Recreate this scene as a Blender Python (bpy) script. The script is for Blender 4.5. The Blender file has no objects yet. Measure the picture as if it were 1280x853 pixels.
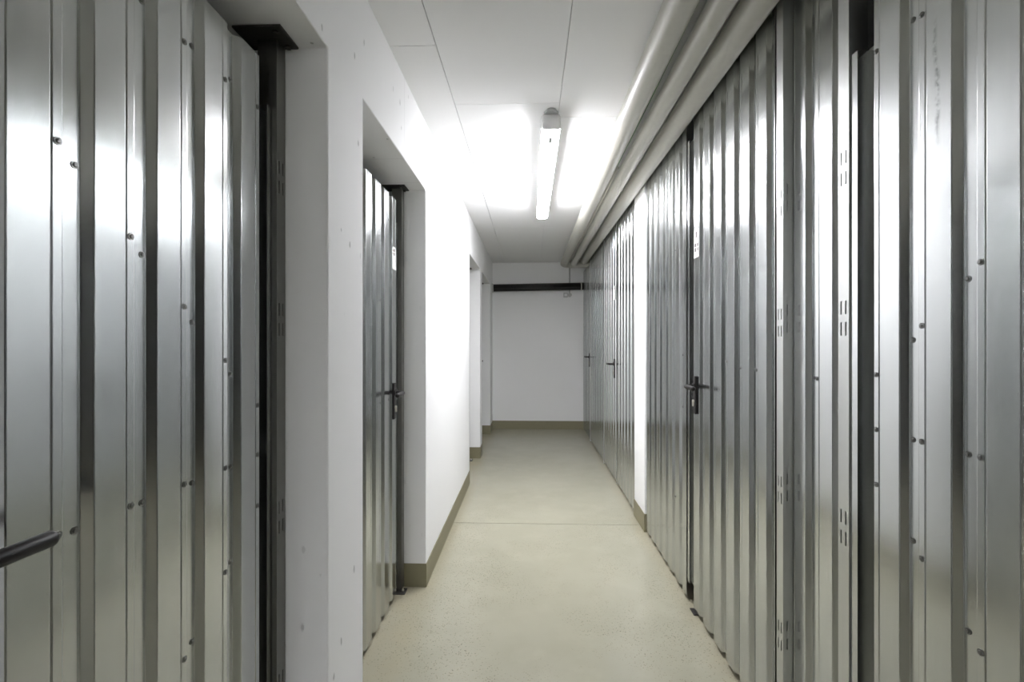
import bpy, bmesh, math, random
from mathutils import Vector, Matrix
random.seed(11)
S = bpy.context.scene
COL = S.collection
PI = math.pi

# ------------------------------------------------------------------ sizes (metres)
EYE = 1.27          # camera height
CEIL = 2.40
XL = -0.535         # face of the plastered wall
XLB = -0.785        # its back face
XLM = -0.66         # crest plane of the steel leaves set in it
XR = 0.77           # crest plane of the steel sheets opposite
YF = 6.97           # end wall
YB = -8.5           # wall behind the viewer
SOFFIT = 2.05
PITCH = 0.1245

# ------------------------------------------------------------------ materials
def new_mat(name):
    m = bpy.data.materials.new(name); m.use_nodes = True
    nt = m.node_tree
    return m, nt, nt.nodes['Principled BSDF']

def N(nt, typ, **kw):
    n = nt.nodes.new(typ)
    for k, v in kw.items():
        if k.startswith('i_'):
            key = k[2:]
            key = int(key) if key.isdigit() else key.replace('_', ' ')
            n.inputs[key].default_value = v
        else:
            setattr(n, k, v)
    return n

def coords(nt, scale=(1, 1, 1)):
    g = N(nt, 'ShaderNodeNewGeometry')
    mp = N(nt, 'ShaderNodeMapping'); mp.inputs['Scale'].default_value = scale
    nt.links.new(g.outputs['Position'], mp.inputs['Vector'])
    return mp.outputs['Vector']

def noise(nt, scale, detail=2.0, vec=None, rough=0.5):
    n = N(nt, 'ShaderNodeTexNoise'); n.inputs['Scale'].default_value = scale
    n.inputs['Detail'].default_value = detail; n.inputs['Roughness'].default_value = rough
    if vec is not None: nt.links.new(vec, n.inputs['Vector'])
    return n.outputs['Fac']

def ramp(nt, fac, stops):
    r = N(nt, 'ShaderNodeValToRGB')
    e = r.color_ramp.elements
    while len(e) < len(stops): e.new(0.5)
    for el, (p, c) in zip(e, stops):
        el.position = p
        el.color = (c, c, c, 1) if isinstance(c, (int, float)) else (*c, 1)
    nt.links.new(fac, r.inputs['Fac'])
    return r.outputs['Color']

def mixc(nt, fac, a, b, typ='MIX'):
    m = N(nt, 'ShaderNodeMix', data_type='RGBA', blend_type=typ)
    for sock, v in ((m.inputs['Factor'], fac), (m.inputs['A'], a), (m.inputs['B'], b)):
        if hasattr(v, 'links') or hasattr(v, 'is_linked'): nt.links.new(v, sock)
        elif isinstance(v, (int, float)): sock.default_value = v
        else: sock.default_value = (*v, 1)
    return m.outputs['Result']

def math_n(nt, op, a, b=None, c=None):
    n = N(nt, 'ShaderNodeMath', operation=op)
    for i, v in enumerate((a, b, c)):
        if v is None: continue
        if isinstance(v, (int, float)): n.inputs[i].default_value = v
        else: nt.links.new(v, n.inputs[i])
    return n.outputs[0]

def bump(nt, bsdf, h, strength, dist=0.01):
    b = N(nt, 'ShaderNodeBump'); b.inputs['Strength'].default_value = strength
    b.inputs['Distance'].default_value = dist
    nt.links.new(h, b.inputs['Height']); nt.links.new(b.outputs['Normal'], bsdf.inputs['Normal'])

def flat_mat(name, col, rough=0.5, metal=0.0, spec=None):
    m, nt, b = new_mat(name)
    f = noise(nt, 35, 2, coords(nt))
    c = mixc(nt, f, tuple(x * 0.94 for x in col), tuple(min(1, x * 1.05) for x in col))
    nt.links.new(c, b.inputs['Base Color'])
    b.inputs['Roughness'].default_value = rough; b.inputs['Metallic'].default_value = metal
    if spec is not None: b.inputs['Specular IOR Level'].default_value = spec
    return m

def steel_mat(name, col, r0, r1, wav, smear=1.0):
    m, nt, b = new_mat(name)
    v1 = coords(nt, (6, 6, 1.3)); v2 = coords(nt, (60, 60, 2.2)); v3 = coords(nt, (1, 1, 1))
    stain = noise(nt, 1.0, 4, v1, 0.6)
    streak = noise(nt, 1.0, 3, v2, 0.6)
    span = noise(nt, 220, 1, v3)
    c = mixc(nt, ramp(nt, stain, [(0.30, 0.0), (0.70, 1.0)]), tuple(x * 0.90 for x in col), tuple(x * 1.04 for x in col))
    c = mixc(nt, ramp(nt, streak, [(0.35, 0.0), (0.75, 0.30)]), c, tuple(x * 0.88 for x in col))
    # one dark rubbed streak on the sheet beside the viewer
    sep = N(nt, 'ShaderNodeSeparateXYZ'); nt.links.new(v3, sep.inputs[0])
    wob = math_n(nt, 'MULTIPLY_ADD', noise(nt, 14, 3, v3), 0.02, -0.01)
    dy = math_n(nt, 'ABSOLUTE', math_n(nt, 'SUBTRACT', math_n(nt, 'ADD', sep.outputs['Y'], wob), math_n(nt, 'MULTIPLY_ADD', sep.outputs['Z'], 0.035, 0.882)))
    sm = ramp(nt, dy, [(0.001, 1.0), (0.006, 0.0)])
    zr = ramp(nt, math_n(nt, 'ABSOLUTE', math_n(nt, 'SUBTRACT', sep.outputs['Z'], 1.765)), [(0.07, 1.0), (0.14, 0.0)])
    pt = ramp(nt, noise(nt, 60, 3, v3, 0.7), [(0.42, 0.0), (0.60, 0.75)])
    sm = math_n(nt, 'MULTIPLY', math_n(nt, 'MULTIPLY', sm, zr), math_n(nt, 'MULTIPLY', pt, math_n(nt, 'GREATER_THAN', sep.outputs['X'], 0.0)))
    c = mixc(nt, sm, c, (0.16, 0.16, 0.155))
    nt.links.new(c, b.inputs['Base Color'])
    rr = math_n(nt, 'MULTIPLY_ADD', stain, (r1 - r0), r0)
    rr = math_n(nt, 'MULTIPLY_ADD', span, 0.04, rr)
    nt.links.new(rr, b.inputs['Roughness'])
    b.inputs['Metallic'].default_value = 1.0
    w = noise(nt, 1.0, 1, coords(nt, (5, 5, 2.2)))
    h = math_n(nt, 'MULTIPLY_ADD', streak, 0.012 * smear, w)
    bump(nt, b, h, 1.0, wav)
    return m

STEEL = steel_mat('galvanised_sheet', (0.60, 0.618, 0.618), 0.135, 0.215, 0.0015)
STEEL_DULL = steel_mat('galvanised_post_steel', (0.64, 0.65, 0.64), 0.29, 0.42, 0.0015)
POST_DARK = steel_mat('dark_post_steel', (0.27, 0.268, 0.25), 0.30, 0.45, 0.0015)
SCREW = flat_mat('screw_steel', (0.24, 0.24, 0.235), 0.3, 1.0)
BLACK = flat_mat('black_plastic', (0.018, 0.016, 0.016), 0.38, 0.0, 0.3)
DARK_STEEL = flat_mat('dark_plate_steel', (0.10, 0.095, 0.09), 0.45, 0.8)
LOCK = flat_mat('lock_brass_nickel', (0.62, 0.60, 0.55), 0.3, 1.0)
BLACK_PIPE = flat_mat('black_insulation', (0.016, 0.015, 0.014), 0.55)
STICK = flat_mat('white_sticker', (0.80, 0.80, 0.78), 0.5)
INK = flat_mat('sticker_ink', (0.10, 0.08, 0.08), 0.6)
INK_RED = flat_mat('sticker_ink_reddish', (0.36, 0.20, 0.17), 0.6)
PIPE = flat_mat('grey_beige_pipe', (0.50, 0.49, 0.44), 0.36)
GREEN = flat_mat('green_cable_sheath', (0.03, 0.22, 0.03), 0.5)
LAMP_BODY = flat_mat('lamp_housing_grey', (0.80, 0.80, 0.80), 0.45)
CLIP = flat_mat('lamp_clip_grey', (0.45, 0.46, 0.46), 0.4)
GREY_PLASTIC = flat_mat('light_grey_plastic', (0.52, 0.52, 0.51), 0.5)
DARK_ROOM = flat_mat('darkened_unseen_concrete', (0.07, 0.068, 0.066), 0.9)  # unseen walls, kept near-black so the steel grooves reflect dark

def emit_mat(name, col, power):
    m, nt, b = new_mat(name)
    b.inputs['Base Color'].default_value = (0.9, 0.9, 0.9, 1)
    b.inputs['Emission Color'].default_value = (*col, 1)
    b.inputs['Emission Strength'].default_value = power
    return m
GLOW = emit_mat('lit_diffuser', (0.960, 0.960, 1.0), 10.0)
GLOW_FILL = emit_mat('lit_diffuser_fill', (0.960, 0.960, 1.0), 19.0)  # stronger glow for the added fill lamps behind the viewer

def plaster_mat():
    m, nt, b = new_mat('white_painted_plaster')
    v = coords(nt)
    big = noise(nt, 1.6, 3, v); fine = noise(nt, 70, 4, v, 0.6)
    c = mixc(nt, big, (0.85, 0.85, 0.848), (0.885, 0.885, 0.885))
    # knocks and chips in the paint, sparse and clustered
    vv = coords(nt, (1, 1.0, 0.45))
    vo = N(nt, 'ShaderNodeTexVoronoi', feature='F1'); vo.inputs['Scale'].default_value = 17
    vo.inputs['Randomness'].default_value = 1.0
    nt.links.new(vv, vo.inputs['Vector'])
    pit = ramp(nt, math_n(nt, 'ADD', vo.outputs['Distance'], math_n(nt, 'MULTIPLY', noise(nt, 55, 2, v), 0.12)), [(0.13, 1.0), (0.17, 0.0)])
    clus = ramp(nt, noise(nt, 2.4, 2, coords(nt, (1, 1, 1))), [(0.32, 0.0), (0.46, 1.0)])
    sep = N(nt, 'ShaderNodeSeparateXYZ'); nt.links.new(v, sep.inputs[0])
    near = ramp(nt, math_n(nt, 'MULTIPLY', sep.outputs['Y'], 0.25), [(0.45, 1.0), (0.65, 0.0)])
    f = math_n(nt, 'MULTIPLY', math_n(nt, 'MULTIPLY', pit, clus), near)
    c = mixc(nt, math_n(nt, 'MULTIPLY', f, 0.75), c, (0.36, 0.36, 0.35))
    # fine upright joints of the wall boards above the door heads
    j = None
    for yj in (2.05, 2.36):
        d = math_n(nt, 'ABSOLUTE', math_n(nt, 'SUBTRACT', sep.outputs['Y'], yj))
        t = math_n(nt, 'LESS_THAN', d, 0.0035)
        j = t if j is None else math_n(nt, 'MAXIMUM', j, t)
    j = math_n(nt, 'MULTIPLY', j, math_n(nt, 'GREATER_THAN', sep.outputs['Z'], 2.0))
    c = mixc(nt, math_n(nt, 'MULTIPLY', j, 0.22), c, (0.5, 0.5, 0.5))
    nt.links.new(c, b.inputs['Base Color'])
    b.inputs['Roughness'].default_value = 0.75
    h = math_n(nt, 'SUBTRACT', math_n(nt, 'MULTIPLY_ADD', fine, 0.25, math_n(nt, 'MULTIPLY', big, 0.6)), f)
    bump(nt, b, h, 0.25, 0.004)
    return m
PLASTER = plaster_mat()

def ceiling_mat():
    m, nt, b = new_mat('white_ceiling_board')
    v = coords(nt)
    c = mixc(nt, noise(nt, 1.2, 3, v), (0.84, 0.84, 0.84), (0.87, 0.87, 0.87))
    mk = ramp(nt, noise(nt, 9, 4, coords(nt, (1, 2.5, 1)), 0.65), [(0.70, 0.0), (0.76, 0.16)])
    c = mixc(nt, mk, c, (0.60, 0.60, 0.60))
    nt.links.new(c, b.inputs['Base Color'])
    b.inputs['Roughness'].default_value = 0.8
    bump(nt, b, noise(nt, 50, 4, v), 0.08, 0.003)
    return m
CEILM = ceiling_mat()

def floor_mat():
    m, nt, b = new_mat('greenish_grey_floor_coating')
    v = coords(nt)
    big = noise(nt, 1.1, 4, v, 0.6); mid = noise(nt, 5.5, 4, v, 0.6)
    c = mixc(nt, ramp(nt, big, [(0.32, 0.0), (0.68, 1.0)]), (0.355, 0.343, 0.262), (0.410, 0.393, 0.306))
    c = mixc(nt, ramp(nt, mid, [(0.48, 0.0), (0.75, 0.5)]), c, (0.435, 0.41, 0.315))
    # scuffs and grit worn through the coating, in patches
    sep = N(nt, 'ShaderNodeSeparateXYZ'); nt.links.new(v, sep.inputs[0])
    nearf = ramp(nt, math_n(nt, 'MULTIPLY', sep.outputs['Y'], 0.2), [(0.62, 1.0), (0.80, 0.10)])
    side = ramp(nt, math_n(nt, 'ABSOLUTE', math_n(nt, 'SUBTRACT', sep.outputs['X'], 0.13)), [(0.12, 0.0), (0.50, 0.16)])
    cl = ramp(nt, math_n(nt, 'ADD', noise(nt, 2.6, 5, v, 0.7), side), [(0.50, 0.0), (0.66, 1.0)])
    f = None
    for sc, lo, hi in ((46, 0.20, 0.27), (95, 0.27, 0.36)):
        vo = N(nt, 'ShaderNodeTexVoronoi', feature='F1'); vo.inputs['Scale'].default_value = sc
        nt.links.new(v, vo.inputs['Vector'])
        sp = ramp(nt, math_n(nt, 'ADD', vo.outputs['Distance'], math_n(nt, 'MULTIPLY', noise(nt, 150, 2, v), 0.26)), [(lo, 1.0), (hi, 0.0)])
        f = sp if f is None else math_n(nt, 'MAXIMUM', f, sp)
    f = math_n(nt, 'MULTIPLY', math_n(nt, 'MULTIPLY', f, cl), nearf)
    c = mixc(nt, math_n(nt, 'MULTIPLY', f, 0.85), c, (0.14, 0.12, 0.08))
    fine = ramp(nt, noise(nt, 120, 3, v, 0.7), [(0.56, 0.0), (0.70, 0.45)])
    c = mixc(nt, math_n(nt, 'MULTIPLY', fine, math_n(nt, 'MULTIPLY', cl, nearf)), c, (0.27, 0.235, 0.15))
    edge = ramp(nt, math_n(nt, 'ABSOLUTE', math_n(nt, 'SUBTRACT', sep.outputs['X'], 0.118)), [(0.56, 0.0), (0.655, 0.5)])
    c = mixc(nt, math_n(nt, 'MULTIPLY', edge, mid), c, (0.36, 0.30, 0.18))
    nt.links.new(c, b.inputs['Base Color'])
    b.inputs['Roughness'].default_value = 0.23
    b.inputs['Specular IOR Level'].default_value = 0.5
    bump(nt, b, mid, 0.05, 0.004)
    return m
FLOORM = floor_mat()
BASEM = flat_mat('olive_base_paint', (0.225, 0.205, 0.125), 0.42)

# ------------------------------------------------------------------ mesh helpers
class MB:
    def __init__(s): s.v = []; s.f = []; s.sm = []
    def add(s, vs, fs, smooth=False):
        k = len(s.v); s.v += [tuple(p) for p in vs]
        s.f += [tuple(k + i for i in q) for q in fs]; s.sm += [smooth] * len(fs)
        return s
    def box(s, x0, x1, y0, y1, z0, z1):
        vs = [(x, y, z) for x in (x0, x1) for y in (y0, y1) for z in (z0, z1)]
        return s.add(vs, [(0, 1, 3, 2), (4, 6, 7, 5), (0, 4, 5, 1), (2, 3, 7, 6), (0, 2, 6, 4), (1, 5, 7, 3)])
    def bbox(s, x0, x1, y0, y1, z0, z1, r=0.002, seg=2):
        bm = bmesh.new(); bmesh.ops.create_cube(bm, size=1)
        for q in bm.verts:
            q.co = Vector(((x0 + x1) / 2 + q.co.x * (x1 - x0), (y0 + y1) / 2 + q.co.y * (y1 - y0), (z0 + z1) / 2 + q.co.z * (z1 - z0)))
        bmesh.ops.bevel(bm, geom=bm.edges[:], offset=r, segments=seg, affect='EDGES', profile=0.5)
        bm.verts.index_update()
        s.add([q.co for q in bm.verts], [[q.index for q in f.verts] for f in bm.faces], False); bm.free(); return s
    def tube(s, pts, rad, n=16, cap=True, round_cap=False, smooth=True):
        pts = [Vector(p) for p in pts]
        rads = list(rad) if isinstance(rad, (list, tuple)) else [rad] * len(pts)
        if round_cap:
            d0 = (pts[0] - pts[1]).normalized(); d1 = (pts[-1] - pts[-2]).normalized(); r0 = rads[0]; r1 = rads[-1]
            a = [(pts[0] + d0 * r0 * math.sin(t), r0 * math.cos(t)) for t in (1.35, 1.0, 0.6, 0.3)]
            c = [(pts[-1] + d1 * r1 * math.sin(t), r1 * math.cos(t)) for t in (0.3, 0.6, 1.0, 1.35)]
            pts = [p for p, _ in a] + pts + [p for p, _ in c]; rads = [r for _, r in a] + rads + [r for _, r in c]
        rings = []; up = None
        for i, p in enumerate(pts):
            t = (pts[min(i + 1, len(pts) - 1)] - pts[max(i - 1, 0)]).normalized()
            if up is None:
                up = Vector((0, 0, 1)) if abs(t.z) < 0.9 else Vector((1, 0, 0))
            u = (up - t * up.dot(t)).normalized(); w = t.cross(u); up = u
            rings.append([p + (u * math.cos(2 * PI * k / n) + w * math.sin(2 * PI * k / n)) * rads[i] for k in range(n)])
        vs = [q for r in rings for q in r]; fs = []
        for i in range(len(rings) - 1):
            for k in range(n):
                a, b = i * n + k, i * n + (k + 1) % n
                fs.append((a, b, b + n, a + n))
        s.add(vs, fs, smooth)
        if cap:
            k = len(s.v) - len(vs)
            s.f.append(tuple(k + i for i in range(n))[::-1]); s.sm.append(False)
            s.f.append(tuple(k + (len(rings) - 1) * n + i for i in range(n))); s.sm.append(False)
        return s
    def extr(s, poly, z0, z1):
        """closed (x, y) outline drawn up from z0 to z1"""
        n = len(poly)
        vs = [(x, y, z0) for x, y in poly] + [(x, y, z1) for x, y in poly]
        fs = [(i, (i + 1) % n, n + (i + 1) % n, n + i) for i in range(n)]
        fs += [tuple(range(n))[::-1], tuple(range(n, 2 * n))]
        return s.add(vs, fs)
    def build(s, name, mat, parent=None, org=None):
        o = None
        base = parent.matrix_world.translation if parent is not None else (Vector(org) if org is not None else Vector((0, 0, 0)))
        me = bpy.data.meshes.new(name)
        me.from_pydata([tuple(Vector(p) - base) for p in s.v], [], s.f)
        for p, q in zip(me.polygons, s.sm): p.use_smooth = q
        bm = bmesh.new(); bm.from_mesh(me); bmesh.ops.recalc_face_normals(bm, faces=bm.faces); bm.to_mesh(me); bm.free()
        me.materials.append(mat)
        o = bpy.data.objects.new(name, me); COL.objects.link(o)
        if parent is not None: o.parent = parent
        else: o.location = base
        return o

def thing(name, loc, label, cat, group=None):
    e = bpy.data.objects.new(name, None); COL.objects.link(e)
    e.empty_display_size = 0.1; e.location = loc; e['label'] = label; e['category'] = cat
    if group: e['group'] = group
    bpy.context.view_layer.update()
    return e

def tag(o, label, cat, group=None):
    o['label'] = label; o['category'] = cat
    if group: o['group'] = group
    return o

def struct(o): o['kind'] = 'structure'; return o

def holed_slab(mb, axis_pts, u0, u1, z0, z1, holes):
    """slab in the (u, z) plane with rectangular holes; axis_pts(u, z, side) gives a 3D point on face 0 or 1"""
    us = sorted({u0, u1, *[q for h in holes for q in h[:2]]}); zs = sorted({z0, z1, *[q for h in holes for q in h[2:]]})
    us = [u for u in us if u0 <= u <= u1]; zs = [z for z in zs if z0 <= z <= z1]
    def solid(i, j):
        if i < 0 or j < 0 or i >= len(us) - 1 or j >= len(zs) - 1: return False
        cu, cz = (us[i] + us[i + 1]) / 2, (zs[j] + zs[j + 1]) / 2
        return not any(a < cu < b and c < cz < d for a, b, c, d in holes)
    P = axis_pts
    for i in range(len(us) - 1):
        for j in range(len(zs) - 1):
            if not solid(i, j): continue
            a, b, c, d = us[i], us[i + 1], zs[j], zs[j + 1]
            for sd in (0, 1): mb.add([P(a, c, sd), P(b, c, sd), P(b, d, sd), P(a, d, sd)], [(0, 1, 2, 3)])
            for (di, dj, e) in ((-1, 0, ((a, c), (a, d))), (1, 0, ((b, c), (b, d))), (0, -1, ((a, c), (b, c))), (0, 1, ((a, d), (b, d)))):
                if not solid(i + di, j + dj):
                    (p, q), (r, t) = e
                    mb.add([P(p, q, 0), P(r, t, 0), P(r, t, 1), P(p, q, 1)], [(0, 1, 2, 3)])
    return mb

def weld(o, dist=1e-5):
    bm = bmesh.new(); bm.from_mesh(o.data); bmesh.ops.remove_doubles(bm, verts=bm.verts, dist=dist)
    bmesh.ops.recalc_face_normals(bm, faces=bm.faces); bm.to_mesh(o.data); bm.free(); return o

# ------------------------------------------------------------------ the shell
fl = MB(); JY = 3.362
fl.box(-1.9, 2.1, YB, JY - 0.003, -0.15, 0).box(-1.9, 2.1, JY + 0.003, YF + 0.15, -0.15, 0).box(-1.9, 2.1, JY - 0.0032, JY + 0.0032, -0.15, -0.02)
struct(fl.build('floor', FLOORM))

ce = MB(); ce.box(-1.9, 2.1, YB, YF + 0.15, CEIL + 0.012, CEIL + 0.15)
g = 0.0016
def boards(x0, x1, ys):
    ys = [YB] + ys + [YF + 0.15]
    for a, b in zip(ys, ys[1:]): ce.box(x0 + g, x1 - g, a + g, b - g, CEIL, CEIL + 0.012)
boards(-1.9, -0.357, [0.62, 1.835, 4.46]); boards(-0.357, 0.142, [-0.2, 2.30, 4.80]); boards(0.142, 0.642, [-0.05, 2.45, 4.95]); boards(0.642, 2.1, [1.2, 3.7])
struct(ce.build('ceiling', CEILM))

PASS0, PASS1 = -3.3, -0.75      # added unseen cross passage behind the viewer, dark for the steel to reflect
OPEN = [(PASS0, PASS1, -0.01, 2.36), (0.32, 1.264, -0.01, SOFFIT), (1.536, 2.479, -0.01, SOFFIT), (4.292, 5.216, -0.01, SOFFIT), (5.432, 6.564, -0.01, SOFFIT)]
wl = holed_slab(MB(), lambda u, z, sd: (XL if sd == 0 else XLB, u, z), YB, YF, 0.0, CEIL, OPEN)
wo = weld(wl.build('wall_left', PLASTER)); struct(wo)
bv = wo.modifiers.new('soft_edges', 'BEVEL'); bv.width = 0.004; bv.segments = 2; bv.limit_method = 'ANGLE'; bv.angle_limit = 0.8
struct(MB().box(-1.9, 2.1, YF, YF + 0.15, 0, CEIL).build('wall_far', PLASTER))
struct(MB().box(-1.9, 2.1, YB - 0.15, YB, 0, CEIL).build('wall_near', PLASTER))
struct(MB().box(2.1, 2.25, YB, YF + 0.15, 0, CEIL).build('wall_right', DARK_ROOM))
struct(MB().box(-2.05, -1.9, YB, YF + 0.15, 0, CEIL).build('wall_outer', DARK_ROOM))
struct(MB().box(XR + 0.06, 2.1, PASS1 - 0.06, PASS1, 0, CEIL).box(XR + 0.06, 2.1, PASS0, PASS0 + 0.06, 0, CEIL).box(-1.9, XLB, PASS1, PASS1 + 0.06, 0, CEIL).box(-1.9, XLB, PASS0 - 0.06, PASS0, 0, CEIL).build('wall_added_passage', DARK_ROOM))  # added partitions, keep passage light out of the locker rooms
PY0, PY1 = 3.245, 3.555
struct(MB().bbox(XR - 0.006, 1.05, PY0, PY1, 0, CEIL, 0.004).build('wall_pier', PLASTER))

BH = 0.12; T = 0.004
bl = MB()
bl.box(XL, XL + T, 2.479, 4.292, 0, BH).box(XL, XL + T, 5.216, 5.432, 0, BH).box(XL, XL + T, 6.564, YF, 0, BH)
bl.box(XL, XL + T, 1.264, 1.536, 0, BH).box(XL, XL + T, YB, PASS0, 0, BH).box(XL, XL + T, PASS1, 0.32, 0, BH)
for y in (1.264, 2.479, 5.216, 6.564): bl.box(-0.655, XL + T, y - T, y, 0, BH)
struct(bl.build('baseboard_left', BASEM))
struct(MB().box(XL, XR + 0.02, YF - T, YF, 0, BH).build('baseboard_far', BASEM))
struct(MB().box(XR - 0.006 - T, XR - 0.006, PY0 - T, PY1 + T, 0, BH).box(XR - 0.006, XR + 0.05, PY0 - T, PY0, 0, BH).build('baseboard_right', BASEM))

# ------------------------------------------------------------------ corrugated sheet
CREST, STRIP, SLOPE, DEPTH = 0.0745, 0.0165, 0.0098, 0.0142

def fillet(pts, r=0.0030, seg=4):
    out = [pts[0]]
    for i in range(1, len(pts) - 1):
        p = Vector(pts[i]); a = Vector(pts[i - 1]) - p; b = Vector(pts[i + 1]) - p
        if a.length < 1e-6 or b.length < 1e-6: continue
        ang = a.angle(b)
        if ang > PI - 0.02: out.append(tuple(p)); continue
        t = min(r / math.tan(ang / 2), a.length * 0.45, b.length * 0.45)
        p0 = p + a.normalized() * t; p1 = p + b.normalized() * t
        for k in range(seg + 1):
            q = k / seg
            out.append(tuple(p0 * (1 - q) ** 2 + p * 2 * q * (1 - q) + p1 * q * q))
    out.append(pts[-1]); return out

def profile(y0, y1, phase):
    """(y, depth) along the sheet; phase = y of one crest's edge turned to the viewer"""
    pts = []
    k0 = math.floor((y0 - phase) / PITCH) - 1; k1 = math.ceil((y1 - phase) / PITCH) + 1
    for k in range(k0, k1 + 1):
        a = phase + k * PITCH; cr = a + CREST - STRIP
        pts += [(a - SLOPE, DEPTH), (a, 0), (cr - 0.0016, 0), (cr, 0.0016), (cr + 0.0016, 0), (a + CREST, 0), (a + CREST + SLOPE, DEPTH)]
    pts = fillet(pts)
    def cut(pts, y, keep_hi):
        out = []
        for (p, q) in zip(pts, pts[1:]):
            ip, iq = ((p[0] >= y), (q[0] >= y)) if keep_hi else ((p[0] <= y), (q[0] <= y))
            if ip: out.append(p)
            if ip != iq:
                t = (y - p[0]) / (q[0] - p[0]); out.append((y, p[1] + t * (q[1] - p[1])))
        lastin = (pts[-1][0] >= y) if keep_hi else (pts[-1][0] <= y)
        if lastin: out.append(pts[-1])
        return out
    return cut(cut(pts, y0, True), y1, False)

def sheet_mesh(side, xc, y0, y1, z0, z1, phase, tops=None):
    pr = profile(y0, y1, phase); n = len(pr); th = 0.001
    mb = MB()
    F = lambda d: side * (abs(xc) + d)
    vs = [(F(d), y, z) for z in (z0, z1) for y, d in pr] + [(F(d + th), y, z) for z in (z0, z1) for y, d in pr]
    fs = []
    for i in range(n - 1):
        fs += [(i, i + 1, n + i + 1, n + i), (2 * n + i, 3 * n + i, 3 * n + i + 1, 2 * n + i + 1),
               (i, 2 * n + i, 2 * n + i + 1, i + 1), (n + i, n + i + 1, 3 * n + i + 1, 3 * n + i)]
    fs += [(0, n, 3 * n, 2 * n), (n - 1, 3 * n - 1, 4 * n - 1, 2 * n - 1)]
    return mb.add(vs, fs)

def screw_mesh(side):
    mb = MB()
    mb.tube([(0, 0, 0), (-side * 0.0012, 0, 0)], 0.0058, 14)
    mb.tube([(-side * 0.0012, 0, 0), (-side * 0.0024, 0, 0), (-side * 0.0032, 0, 0)], [0.0036, 0.0034, 0.0022], 10)
    return mb
_proto_screw = {}
def screw(parent, side, xc, y, z, depth):
    x = side * (abs(xc) + depth)
    loc = Vector((x, y, z)) - parent.matrix_world.translation
    if side not in _proto_screw:
        o = screw_mesh(side).build('screw', SCREW); _proto_screw[side] = o
    else:
        o = _proto_screw[side].copy(); COL.objects.link(o)
    o.name = 'screw'; o.parent = parent; o.location = loc
    return o
def crest_screws(parent, side, xc, phase, rows):
    for (k, z) in rows: screw(parent, side, xc, phase + k * PITCH + CREST - STRIP / 2 + 0.0005, z, 0.0)
def valley_screws(parent, side, xc, phase, rows):
    for (k, z) in rows: screw(parent, side, xc, phase + k * PITCH - SLOPE - 0.0085, z, DEPTH)

def stile(parent, side, xc, y_front0, y_front1, y_end, z0, z1, front=0.018, back=0.045):
    """bent closing strip along a leaf's edge: front lip, web turned to the viewer, back flange under the sheet"""
    F = lambda d: side * (abs(xc) + d); t = 0.0015
    pl = [(F(front), y_front1), (F(front), y_front0), (F(back), y_front0), (F(back), y_end), (F(back + t), y_end), (F(back + t), y_front0 + t), (F(front + t), y_front0 + t), (F(front + t), y_front1)]
    return MB().extr(pl, z0, z1).build('edge_strip', STEEL, parent)

def handle(parent, side, xc, y, z_lever, toward):
    """lever handle on a long plate; toward = -1 points at the viewer, +1 down the corridor"""
    F = lambda d: side * (abs(xc) - d)
    z = z_lever
    mb = MB()
    xa, xb = sorted((F(0.0), F(0.009)))
    mb.bbox(xa, xb, y - 0.018, y + 0.018, z - 0.128, z + 0.048, 0.004, 3)
    pl = mb.build('handle_plate', BLACK, parent); pl['label'] = 'long black plate'
    lv = MB()
    pts = [(F(0.006), y, z), (F(0.030), y, z)]
    c = Vector((F(0.036), y + toward * 0.014, z))
    for k in range(7):
        a = k / 6 * PI / 2
        pts.append((F(0.036 + 0.014 * math.sin(a)), y + toward * 0.014 * (1 - math.cos(a)), z))
    pts += [(F(0.050), y + toward * 0.06, z), (F(0.050), y + toward * 0.112, z - 0.001)]
    lv.tube(pts, [0.0095] * (len(pts) - 2) + [0.0105, 0.0105], 14, round_cap=True)
    l = lv.build('lever', BLACK, parent); l['label'] = 'black lever'
    lo = l.matrix_world
    MB().tube([(F(0.008), y, z), (F(0.014), y, z)], 0.0165, 18).build('lever_rose', BLACK, parent)
    cy = MB(); x0, x1 = sorted((F(0.004), F(0.017)))
    cy.tube([(F(0.004), y, z - 0.070), (F(0.016), y, z - 0.070)], 0.0085, 16)
    cy.bbox(x0, x1 - 0 if side < 0 else x1, y - 0.005, y + 0.005, z - 0.093, z - 0.070, 0.002)
    cy.build('lock_cylinder', LOCK, parent)['label'] = 'silver lock cylinder'

def plate_mesh(x0, x1, y0, y1, z0, z1): return MB().bbox(x0, x1, y0, y1, z0, z1, 0.0015, 1)

SLOTZ = [1.72, 1.669, 1.352, 1.30, 0.838, 0.787, 0.39, 0.336]

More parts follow.
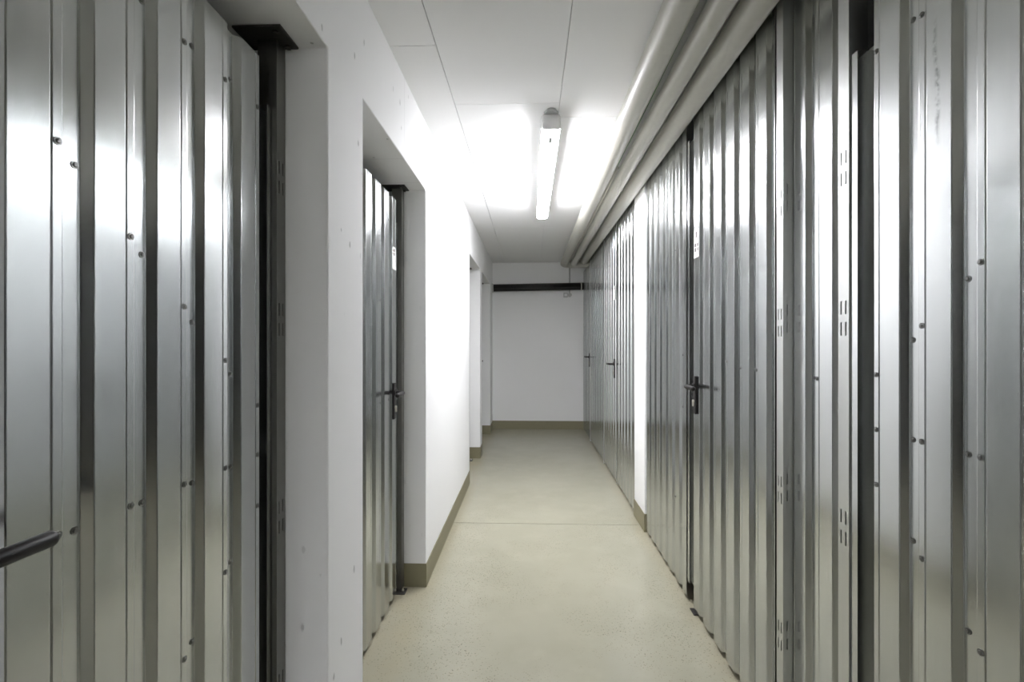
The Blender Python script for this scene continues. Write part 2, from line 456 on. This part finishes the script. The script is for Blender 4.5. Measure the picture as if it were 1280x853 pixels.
def post(lk, side, xf, y0, y1, z0, z1, deep=0.05, lips=True, top=None, foot=None, side_slots=False):
    """hollow slotted upright; xf = face turned to the corridor"""
    F = lambda d: side * (abs(xf) + d); t = 0.002
    mb = MB()
    w = y1 - y0; holes = []
    for z in SLOTZ:
        for c in (y0 + w * 0.28, y0 + w * 0.72): holes.append((c - 0.0026, c + 0.0026, z - 0.0165, z + 0.0165))
    holed_slab(mb, lambda u, z, sd: (F(0 if sd == 0 else t), u, z), y0, y1, z0, z1, holes)
    hs = [(0.010, 0.0145, z - 0.016 + 0.012, z + 0.016 + 0.012) for z in SLOTZ] if side_slots else []
    holed_slab(mb, lambda u, z, sd: (F(u), y0 + (0 if sd == 0 else t), z), t, deep, z0, z1, hs)
    mb.box(*sorted((F(t), F(deep))), y1 - t, y1, z0, z1)
    mb.box(*sorted((F(deep - t), F(deep))), y0 + t, y1 - t, z0, z1)
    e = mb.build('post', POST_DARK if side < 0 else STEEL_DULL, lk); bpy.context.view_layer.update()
    if top:
        plate_mesh(*top).build('top_plate', DARK_STEEL, e)['label'] = 'dark top plate'
        x0, x1, ya, yb, za, zb = top
        for (bx, by) in ((x1 - 0.022, ya + 0.02), (x1 - 0.022, yb - 0.014)):
            MB().tube([(bx, by, za), (bx, by, za - 0.006)], 0.008, 6).build('bolt', DARK_STEEL, e)
    if foot:
        plate_mesh(*foot).build('foot_plate', DARK_STEEL, e)['label'] = 'dark foot plate'
        x0, x1, ya, yb, za, zb = foot
        bx = x1 - 0.018 if side < 0 else x0 + 0.018
        by = (ya + yb) / 2
        b = MB().tube([(bx, by, zb), (bx, by, zb + 0.007)], 0.009, 6); b.tube([(bx, by, zb + 0.007), (bx, by, zb + 0.014)], 0.005, 10)
        b.build('bolt', LOCK, e)
    return e

def sticker(parent, side, xc, y0, y1, z0, z1, marks):
    F = lambda d: side * (abs(xc) - d)
    # the card sits on the crest; its upper corners are cut
    c = 0.012
    def poly(mb, pts, d0, d1):
        n = len(pts)
        vs = [(F(d0), y, z) for y, z in pts] + [(F(d1), y, z) for y, z in pts]
        mb.add(vs, [tuple(range(n)), tuple(range(n, 2 * n))[::-1]] + [(i, (i + 1) % n, n + (i + 1) % n, n + i) for i in range(n)])
    mb = MB(); poly(mb, [(y0, z0), (y1, z0), (y1, z1 - c), (y1 - c, z1), (y0 + c, z1), (y0, z1 - c)], 0.0004, 0.0012)
    o = mb.build('sticker', STICK, parent); o['label'] = 'small white sticker'
    for (u0, u1, v0, v1, mat) in marks:
        ya, yb = y0 + u0 * (y1 - y0), y0 + u1 * (y1 - y0); za, zb = z0 + v0 * (z1 - z0), z0 + v1 * (z1 - z0)
        m2 = MB(); poly(m2, [(ya, za), (yb, za), (yb, zb), (ya, zb)], 0.0012, 0.0016)
        m2.build('printed_mark', mat, parent)
    return o

# ------------------------------------------------------------------ lockers: door, fixed panels and posts
def locker(side, xc, y, label, group):
    return thing('storage_locker', (side * (abs(xc) + 0.012), y, 0), label, 'storage locker', group)

def leaf(name, lk, side, xc, y0, y1, z0, z1, phase):
    o = sheet_mesh(side, xc, y0, y1, z0, z1, phase).build(name, STEEL, lk)
    bpy.context.view_layer.update(); return o

def rails(parent, side, xc, y0, y1, zs, tube=0.03):
    """flat rails on the back of the sheet that its screws bite into"""
    for z in zs:
        x0, x1 = sorted((side * (abs(xc) + DEPTH + 0.0015), side * (abs(xc) + DEPTH + 0.0015 + tube)))
        MB().box(x0, x1, y0 + 0.03, y1 - 0.03, z - 0.02, z + 0.02).build('back_rail', STEEL_DULL, parent)

GB = 0.020
# --- set in the plastered wall
ph1 = 0.586
L1 = locker(-1, XLM, 0.78, 'corrugated steel locker with a black lever, in the opening before the chipped white pier', 'lockers in the plastered wall')
d1 = leaf('door', L1, -1, XLM, 0.40, 1.158, GB, 1.966, ph1)
stile(d1, -1, XLM, 1.196, 1.212, 1.150, 0.10, 1.867, front=0.002, back=0.026)
rails(d1, -1, XLM, 0.40, 1.158, (0.99, 1.85, 0.12))
valley_screws(d1, -1, XLM, ph1, [(1, 1.531), (2, 1.862), (3, 1.859), (4, 1.86), (2, 1.42), (3, 1.308), (1, 0.989), (2, 0.989), (3, 0.987), (4, 0.987), (4, 1.196), (3, 0.67), (4, 0.772)])
crest_screws(d1, -1, XLM, ph1, [(0, 1.55), (2, 1.843), (3, 1.838), (1, 1.443), (2, 1.336), (0, 0.998), (1, 0.997), (2, 0.996), (2, 0.661), (3, 0.994), (3, 1.228), (3, 0.768), (4, 1.114), (4, 0.994), (4, 0.87), (4, 1.839)])
handle(d1, -1, XLM, 0.480, 1.019, +1)
post(L1, -1, 0.648, 1.217, 1.260, 0, SOFFIT - 0.006, 0.05, top=(-0.735, -0.612, 1.166, 1.2625, SOFFIT - 0.006, SOFFIT), foot=(-0.72, -0.628, 1.19, 1.255, 0, 0.006))

ph2 = 1.929
L2 = locker(-1, XLM, 1.99, 'corrugated steel locker with white sticker, between the chipped pier and the long white wall', 'lockers in the plastered wall')
d2 = leaf('door', L2, -1, XLM, 1.60, 2.372, GB, 1.966, ph2)
stile(d2, -1, XLM, 2.398, 2.416, 2.350, 0.10, 1.862, front=0.002, back=0.026)
rails(d2, -1, XLM, 1.60, 2.372, (0.99, 1.85, 0.12))
valley_screws(d2, -1, XLM, ph2, [(k, z) for k in (-1, 0, 1, 2) for z in (0.99, 1.85)] + [(0, 1.30), (1, 1.42), (2, 1.55), (0, 0.78), (1, 0.66), (-1, 1.19)])
crest_screws(d2, -1, XLM, ph2, [(0, 0.995), (1, 0.995), (2, 0.995), (0, 1.33), (1, 1.45), (2, 1.84), (-1, 1.22)])
handle(d2, -1, XLM, 2.322, 1.019, -1)
sticker(d2, -1, XLM, 2.298, 2.366, 1.618, 1.728, [(0.35, 0.62, 0.78, 0.90, INK), (0.40, 0.62, 0.62, 0.74, INK), (0.10, 0.28, 0.66, 0.70, INK_RED), (0.10, 0.26, 0.80, 0.84, INK_RED)])
post(L2, -1, 0.648, 2.430, 2.474, 0, SOFFIT - 0.006, 0.05, top=(-0.735, -0.622, 2.385, 2.477, SOFFIT - 0.006, SOFFIT), foot=(-0.72, -0.624, 2.395, 2.452, 0, 0.006))

L3 = locker(-1, XLM, 4.72, 'steel locker showing only as a dark sliver just past the long white wall', 'lockers in the plastered wall')
d3 = leaf('door', L3, -1, XLM, 4.32, 5.12, GB, 1.966, 4.36)
stile(d3, -1, XLM, 5.135, 5.15, 5.10, 0.10, 1.862, front=0.002, back=0.026)
post(L3, -1, 0.648, 5.165, 5.210, 0, SOFFIT - 0.006, 0.05, top=(-0.735, -0.622, 5.12, 5.213, SOFFIT - 0.006, SOFFIT), foot=(-0.72, -0.605, 5.08, 5.15, 0, 0.006))
L4 = locker(-1, XLM, 5.95, 'steel locker in the opening beside the end wall, only its lever tip showing', 'lockers in the plastered wall')
d4 = leaf('door', L4, -1, XLM, 5.46, 6.44, GB, 1.966, 5.5)
handle(d4, -1, XLM, 6.25, 1.012, -1)
post(L4, -1, 0.648, 6.50, 6.556, 0, SOFFIT - 0.006, 0.05, top=(-0.735, -0.622, 6.46, 6.561, SOFFIT - 0.006, SOFFIT))

# --- the steel front opposite
TOPR = 2.372
LOWR = 2.262
phB = 6.30
R1 = locker(1, XR, 6.57, 'corner steel locker with small black lever, touching the white end wall', 'lockers in the steel front')
b_ = leaf('door', R1, 1, XR, 6.205, 6.945, GB, LOWR, phB)
handle(b_, 1, XR, 6.235, 1.065, +1)
phP = 5.09
R2 = locker(1, XR, 4.8, 'corrugated steel locker between the corner locker and the white pier, lever and plain sticker', 'lockers in the steel front')
p2 = leaf('panel', R2, 1, XR, 5.075, 6.150, GB, TOPR, phP)
valley_screws(p2, 1, XR, phP, [(k, 1.17) for k in (1, 3, 5, 7)])
post(R2, 1, XR - 0.002, 6.158, 6.196, 0, TOPR, 0.05)
phA = 4.385
a_ = leaf('door', R2, 1, XR, 4.37, 5.03, GB, TOPR - 0.02, phA)
handle(a_, 1, XR, 4.405, 1.062, +1)
sticker(a_, 1, XR, 4.370, 4.452, 1.642, 1.772, [(0.3, 0.6, 0.75, 0.85, INK)])
post(R2, 1, XR - 0.002, 5.036, 5.068, 0, TOPR, 0.05)
post(R2, 1, XR + 0.004, 4.325, 4.362, 0, TOPR, 0.05)
phP = 3.60
p3 = leaf('panel', R2, 1, XR, 3.565, 4.318, GB, TOPR, phP)
valley_screws(p3, 1, XR, phP, [(k, 1.17) for k in (1, 2, 4)])
phE = 2.394
R3 = locker(1, XR, 2.4, 'corrugated steel locker on the viewer side of the white pier, speckled sticker and big lever', 'lockers in the steel front')
p4 = leaf('panel', R3, 1, XR, 2.405, 3.238, GB, TOPR, phE)
valley_screws(p4, 1, XR, phE, [(k, z) for k in (1, 2, 4) for z in (1.19, 0.93)] + [(3, 1.17)])
crest_screws(p4, 1, XR, phE, [(0, 1.20), (0, 0.94), (1, 1.95), (1, 0.45), (1, 1.75)])

phC = 2.101
c_ = leaf('door', R3, 1, XR, 1.548, 2.300, GB, TOPR, phC)
stile(c_, 1, XR, 2.362, 2.388, 2.290, 0.10, 2.239, front=0.001, back=0.016)
rails(c_, 1, XR, 1.56, 2.28, (1.17, 0.12, 2.2))
valley_screws(c_, 1, XR, phC, [(k, 1.17) for k in (-3, -2, -1, 0, 1)] + [(-2, 1.83), (-1, 1.80), (0, 1.74), (-3, 1.86), (-1, 1.52)])
crest_screws(c_, 1, XR, phC, [(-4, 1.171), (-3, 1.171), (-2, 1.19)])
handle(c_, 1, XR, 2.270, 1.060, -1)
sticker(c_, 1, XR, 2.229, 2.292, 1.655, 1.795, [(0.38, 0.66, 0.66, 0.86, INK), (0.12, 0.34, 0.36, 0.46, INK), (0.52, 0.86, 0.36, 0.48, INK), (0.12, 0.32, 0.22, 0.32, INK), (0.52, 0.84, 0.20, 0.33, INK)])
plate_o = MB().bbox(XR - 0.012, XR + 0.05, 2.262, 2.318, 0, 0.006, 0.0015, 1).build('foot_plate', DARK_STEEL, c_)
plate_o['label'] = 'dark foot plate'

post(R3, 1, XR, 1.499, 1.537, 0, TOPR, 0.045, side_slots=True)
phF = 1.434
R4 = locker(1, XR, 0.9, 'shiny screwed steel locker beside the viewer, with slotted post and dark rubbed streak', 'lockers in the steel front')
p5 = leaf('panel', R4, 1, 0.80, 1.240, 1.496, GB, TOPR, phF - PITCH)
crest_screws(p5, 1, 0.80, phF - PITCH, [(0, 1.165)])
valley_screws(p5, 1, 0.80, phF - PITCH, [(1, 1.165)])
post(R4, 1, XR, 1.196, 1.236, 0, TOPR, 0.045)

phD = 1.0365
dd = leaf('door', R4, 1, XR, 0.265, 1.1145, GB, 2.30, phD)
stile(dd, 1, XR, 1.171, 1.1935, 1.105, 0.06, 1.957, front=0.004, back=0.030)
rails(dd, 1, XR, 0.29, 1.10, (1.07, 1.92, 0.12))
valley_screws(dd, 1, XR, phD, [(0, 1.927), (0, 1.272), (0, 1.068), (0, 0.861), (-1, 1.381), (-1, 1.067), (-1, 0.751), (-2, 1.067), (-2, 1.52), (-1, 1.92)])
crest_screws(dd, 1, XR, phD, [(0, 1.914), (0, 1.195), (0, 1.073), (0, 0.951), (-1, 1.911), (-1, 1.30), (-1, 1.072), (-1, 0.842), (-2, 1.405), (-2, 1.071), (-2, 0.738), (-2, 1.915)])
R5 = locker(1, XR, -0.3, 'steel locker front running on behind the viewer', 'lockers in the steel front')
p6 = leaf('panel', R5, 1, XR, PASS1, 0.20, GB, TOPR, 0.10)
post(R5, 1, XR, 0.212, 0.255, 0, TOPR, 0.045)
R6 = locker(1, XR, -6.0, 'steel locker front past the added dark cross passage behind the viewer', 'lockers in the steel front')
p7 = leaf('panel', R6, 1, XR, YB + 0.02, PASS0, GB, TOPR, 0.10)

# ------------------------------------------------------------------ overhead pipes
def pipe(xc, yb, PZ, PR, name_label):
    r = 0.085
    pts = [(xc, YB + 0.01, PZ), (xc, 0, PZ), (xc, 3, PZ), (xc, yb - r, PZ)]
    for k in range(1, 9):
        a = k / 8 * PI / 2
        pts.append((xc + r * (1 - math.cos(a)), yb - r + r * math.sin(a), PZ))
    pts += [(1.3, yb, PZ), (2.09, yb, PZ)]
    o = MB().tube(pts, PR, 36).build('overhead_pipe', PIPE, None, (xc, 0, PZ))
    return tag(o, name_label, 'pipe', 'grey-beige pipes under the ceiling')
pipe(0.470, 6.665, 2.328, 0.052, 'grey-beige ceiling pipe on the lamp side of the bundle of three, catching the light')
pipe(0.588, 6.545, 2.310, 0.041, 'middle grey-beige ceiling pipe of the bundle of three')
pipe(0.711, 6.43, 2.325, 0.050, 'grey-beige ceiling pipe of the bundle running against the steel front')
tag(MB().tube([(0.5325, 2.95, 2.318), (0.5325, 4.6, 2.318), (0.5325, 6.30, 2.318)], 0.0105, 12).build('conduit', PIPE, None, (0.5325, 2.95, 2.318)), 'thin beige conduit lying in the slit between two ceiling pipes', 'conduit')
tag(MB().tube([(0.553, YB + 0.02, 2.384), (0.550, 0.8, 2.384), (0.546, 1.6, 2.382), (0.551, 2.3, 2.384), (0.548, 4.2, 2.384)], 0.0085, 10).build('cable', GREEN, None, (0.55, 2.0, 2.384)), 'green cable glimpsed above the slit between two ceiling pipes', 'cable')

# ------------------------------------------------------------------ end wall fittings
bp = thing('insulated_pipe', (0.12, 6.88, 2.037), 'black insulated pipe crossing the white end wall below the ceiling', 'pipe')
MB().tube([(XL + 0.002, 6.88, 2.026), (XR - 0.003, 6.88, 2.046)], 0.052, 24).build('pipe_jacket', BLACK_PIPE, bp)
MB().tube([(0.722, 6.88, 2.0453), (0.736, 6.88, 2.0455)], 0.0545, 24).build('clamp_ring', LOCK, bp)['label'] = 'silver clamp ring'
MB().tube([(XL, 6.88, 2.026), (XL + 0.022, 6.88, 2.0264)], [0.068, 0.060], 24).build('wall_collar', GREY_PLASTIC, bp)['label'] = 'pale collar at the wall'
sm = MB()
for ang in (2.4, 3.5, 4.4):
    dy, dz = 0.0525 * math.cos(ang), 0.0525 * math.sin(ang)
    sm.tube([(XL + 0.03, 6.88 + dy, 2.0265 + dz), (0.715, 6.88 + dy, 2.0450 + dz)], 0.0035, 6)
sm.build('jacket_seam', DARK_STEEL, bp)
vt = MB().tube([(0.574, 6.958, 1.96), (0.574, 6.958, CEIL)], 0.0095, 12)
tag(vt.build('wall_conduit', GREY_PLASTIC, None, (0.574, 6.958, 1.96)), 'thin grey upright conduit on the white end wall behind the black pipe', 'conduit')
jb = thing('junction_box', (0.574, YF, 1.93), 'tiny grey round box ending the thin conduit on the end wall', 'box')
MB().tube([(0.574, YF, 1.93), (0.574, YF - 0.028, 1.93)], 0.030, 18).build('box_body', GREY_PLASTIC, jb)
sw = thing('wall_sensor', (0.517, YF, 1.93), 'small grey square fitting under the black pipe on the end wall', 'sensor')
MB().bbox(0.486, 0.548, YF - 0.022, YF, 1.895, 1.965, 0.004).build('sensor_body', GREY_PLASTIC, sw)
MB().bbox(0.498, 0.536, YF - 0.026, YF - 0.02, 1.912, 1.948, 0.002).build('sensor_face', LAMP_BODY, sw)

# ------------------------------------------------------------------ ceiling lamps
def lamp(y0, label, glow=GLOW):
    X, L = 0.106, 1.70
    e = thing('ceiling_lamp', (X, y0 + L / 2, CEIL), label, 'lamp', 'tube lamps on the corridor ceiling')
    h = MB()
    zt, zm, zb = CEIL - 0.012, CEIL - 0.082, CEIL - 0.102
    h.bbox(X - 0.049, X + 0.049, y0, y0 + L, zm, zt, 0.006, 2)
    h.build('housing', LAMP_BODY, e)
    # diffuser: rounded trough under the housing, ends rounded down
    d = MB(); n = 14; secs = []
    for t, s in ((0.0, 0.72), (0.02, 0.93), (0.05, 1.0), (L - 0.05, 1.0), (L - 0.02, 0.93), (L, 0.72)):
        ring = []
        for k in range(n + 1):
            a = PI * k / n
            cx, cz = math.cos(a), math.sin(a)
            ex = 0.7
            ring.append((X + 0.044 * math.copysign(abs(cx) ** ex, cx), y0 + t, zm + 0.004 - (zm + 0.004 - zb) * s * abs(cz) ** ex))
        secs.append(ring)
    vs = [p for r in secs for p in r]; m = n + 1; fs = []
    for i in range(len(secs) - 1):
        for k in range(n): fs.append((i * m + k, i * m + k + 1, (i + 1) * m + k + 1, (i + 1) * m + k))
        fs.append((i * m + n, i * m, (i + 1) * m, (i + 1) * m + n))
    fs += [tuple(range(m)), tuple(range(len(vs) - m, len(vs)))]
    d.add(vs, fs); d.build('diffuser', glow, e)['label'] = 'glowing white diffuser'
    for s, ye in ((-1, y0), (1, y0 + L)):
        c = MB(); c.bbox(X - 0.043, X + 0.043, *sorted((ye + s * 0.001, ye + s * 0.016)), zm - 0.004, zt, 0.005, 2)
        c.build('end_cap', LAMP_BODY, e)['label'] = 'light grey end cap'
        b = MB(); pts = []
        for k in range(13):
            a = PI * k / 12
            pts.append((X + 0.024 * math.cos(a), ye + s * (0.016 + 0.018 + 0.024 * math.sin(a))))
        pts += [(X - 0.036, ye + s * 0.014), (X + 0.036, ye + s * 0.014)]
        b.extr(pts, CEIL - 0.014, CEIL - 0.001); br = b.build('mounting_tongue', CLIP, e)
        MB().tube([(X, ye + s * 0.036, CEIL - 0.014), (X, ye + s * 0.036, CEIL - 0.019)], 0.007, 10).build('screw', SCREW, br)
    for yy in (y0 + 0.085, y0 + L - 0.085):
        MB().bbox(X - 0.009, X + 0.009, yy - 0.04, yy + 0.03, zb - 0.003, zb + 0.004, 0.003, 2).build('clip', CLIP, e)['label'] = 'small grey clip'
    return e
lamp(2.40, 'white tube lamp glowing on the ceiling beside the pipes')
lamp(-5.3, 'added unseen fill lamp on the ceiling behind the viewer', GLOW_FILL)  # added out of view to brighten surfaces turned to the viewer
lamp(-8.2, 'added unseen fill lamp on the ceiling far behind the viewer', GLOW_FILL)  # second added lamp, more fill from the rear of the corridor

# ------------------------------------------------------------------ camera, world, view
cam_d = bpy.data.cameras.new('camera'); cam = bpy.data.objects.new('camera', cam_d); COL.objects.link(cam)
cam_d.sensor_width = 36; cam_d.sensor_fit = 'HORIZONTAL'; cam_d.lens = 604.4 / 1280 * 36
cam.location = (0, 0, EYE); cam.rotation_euler = (PI / 2, 0, math.atan(22 / 604.4))
cam_d.clip_start = 0.02
S.camera = cam
w = bpy.data.worlds.new('world'); S.world = w; w.use_nodes = True
w.node_tree.nodes['Background'].inputs['Color'].default_value = (0.02, 0.02, 0.02, 1)
S.view_settings.view_transform = 'Standard'; S.view_settings.look = 'None'
S.view_settings.gamma = 1.0; S.view_settings.use_curve_mapping = False
S.view_settings.exposure = 3.4
S.cycles.use_denoising = True
S.cycles.max_bounces = 16; S.cycles.diffuse_bounces = 8; S.cycles.glossy_bounces = 10
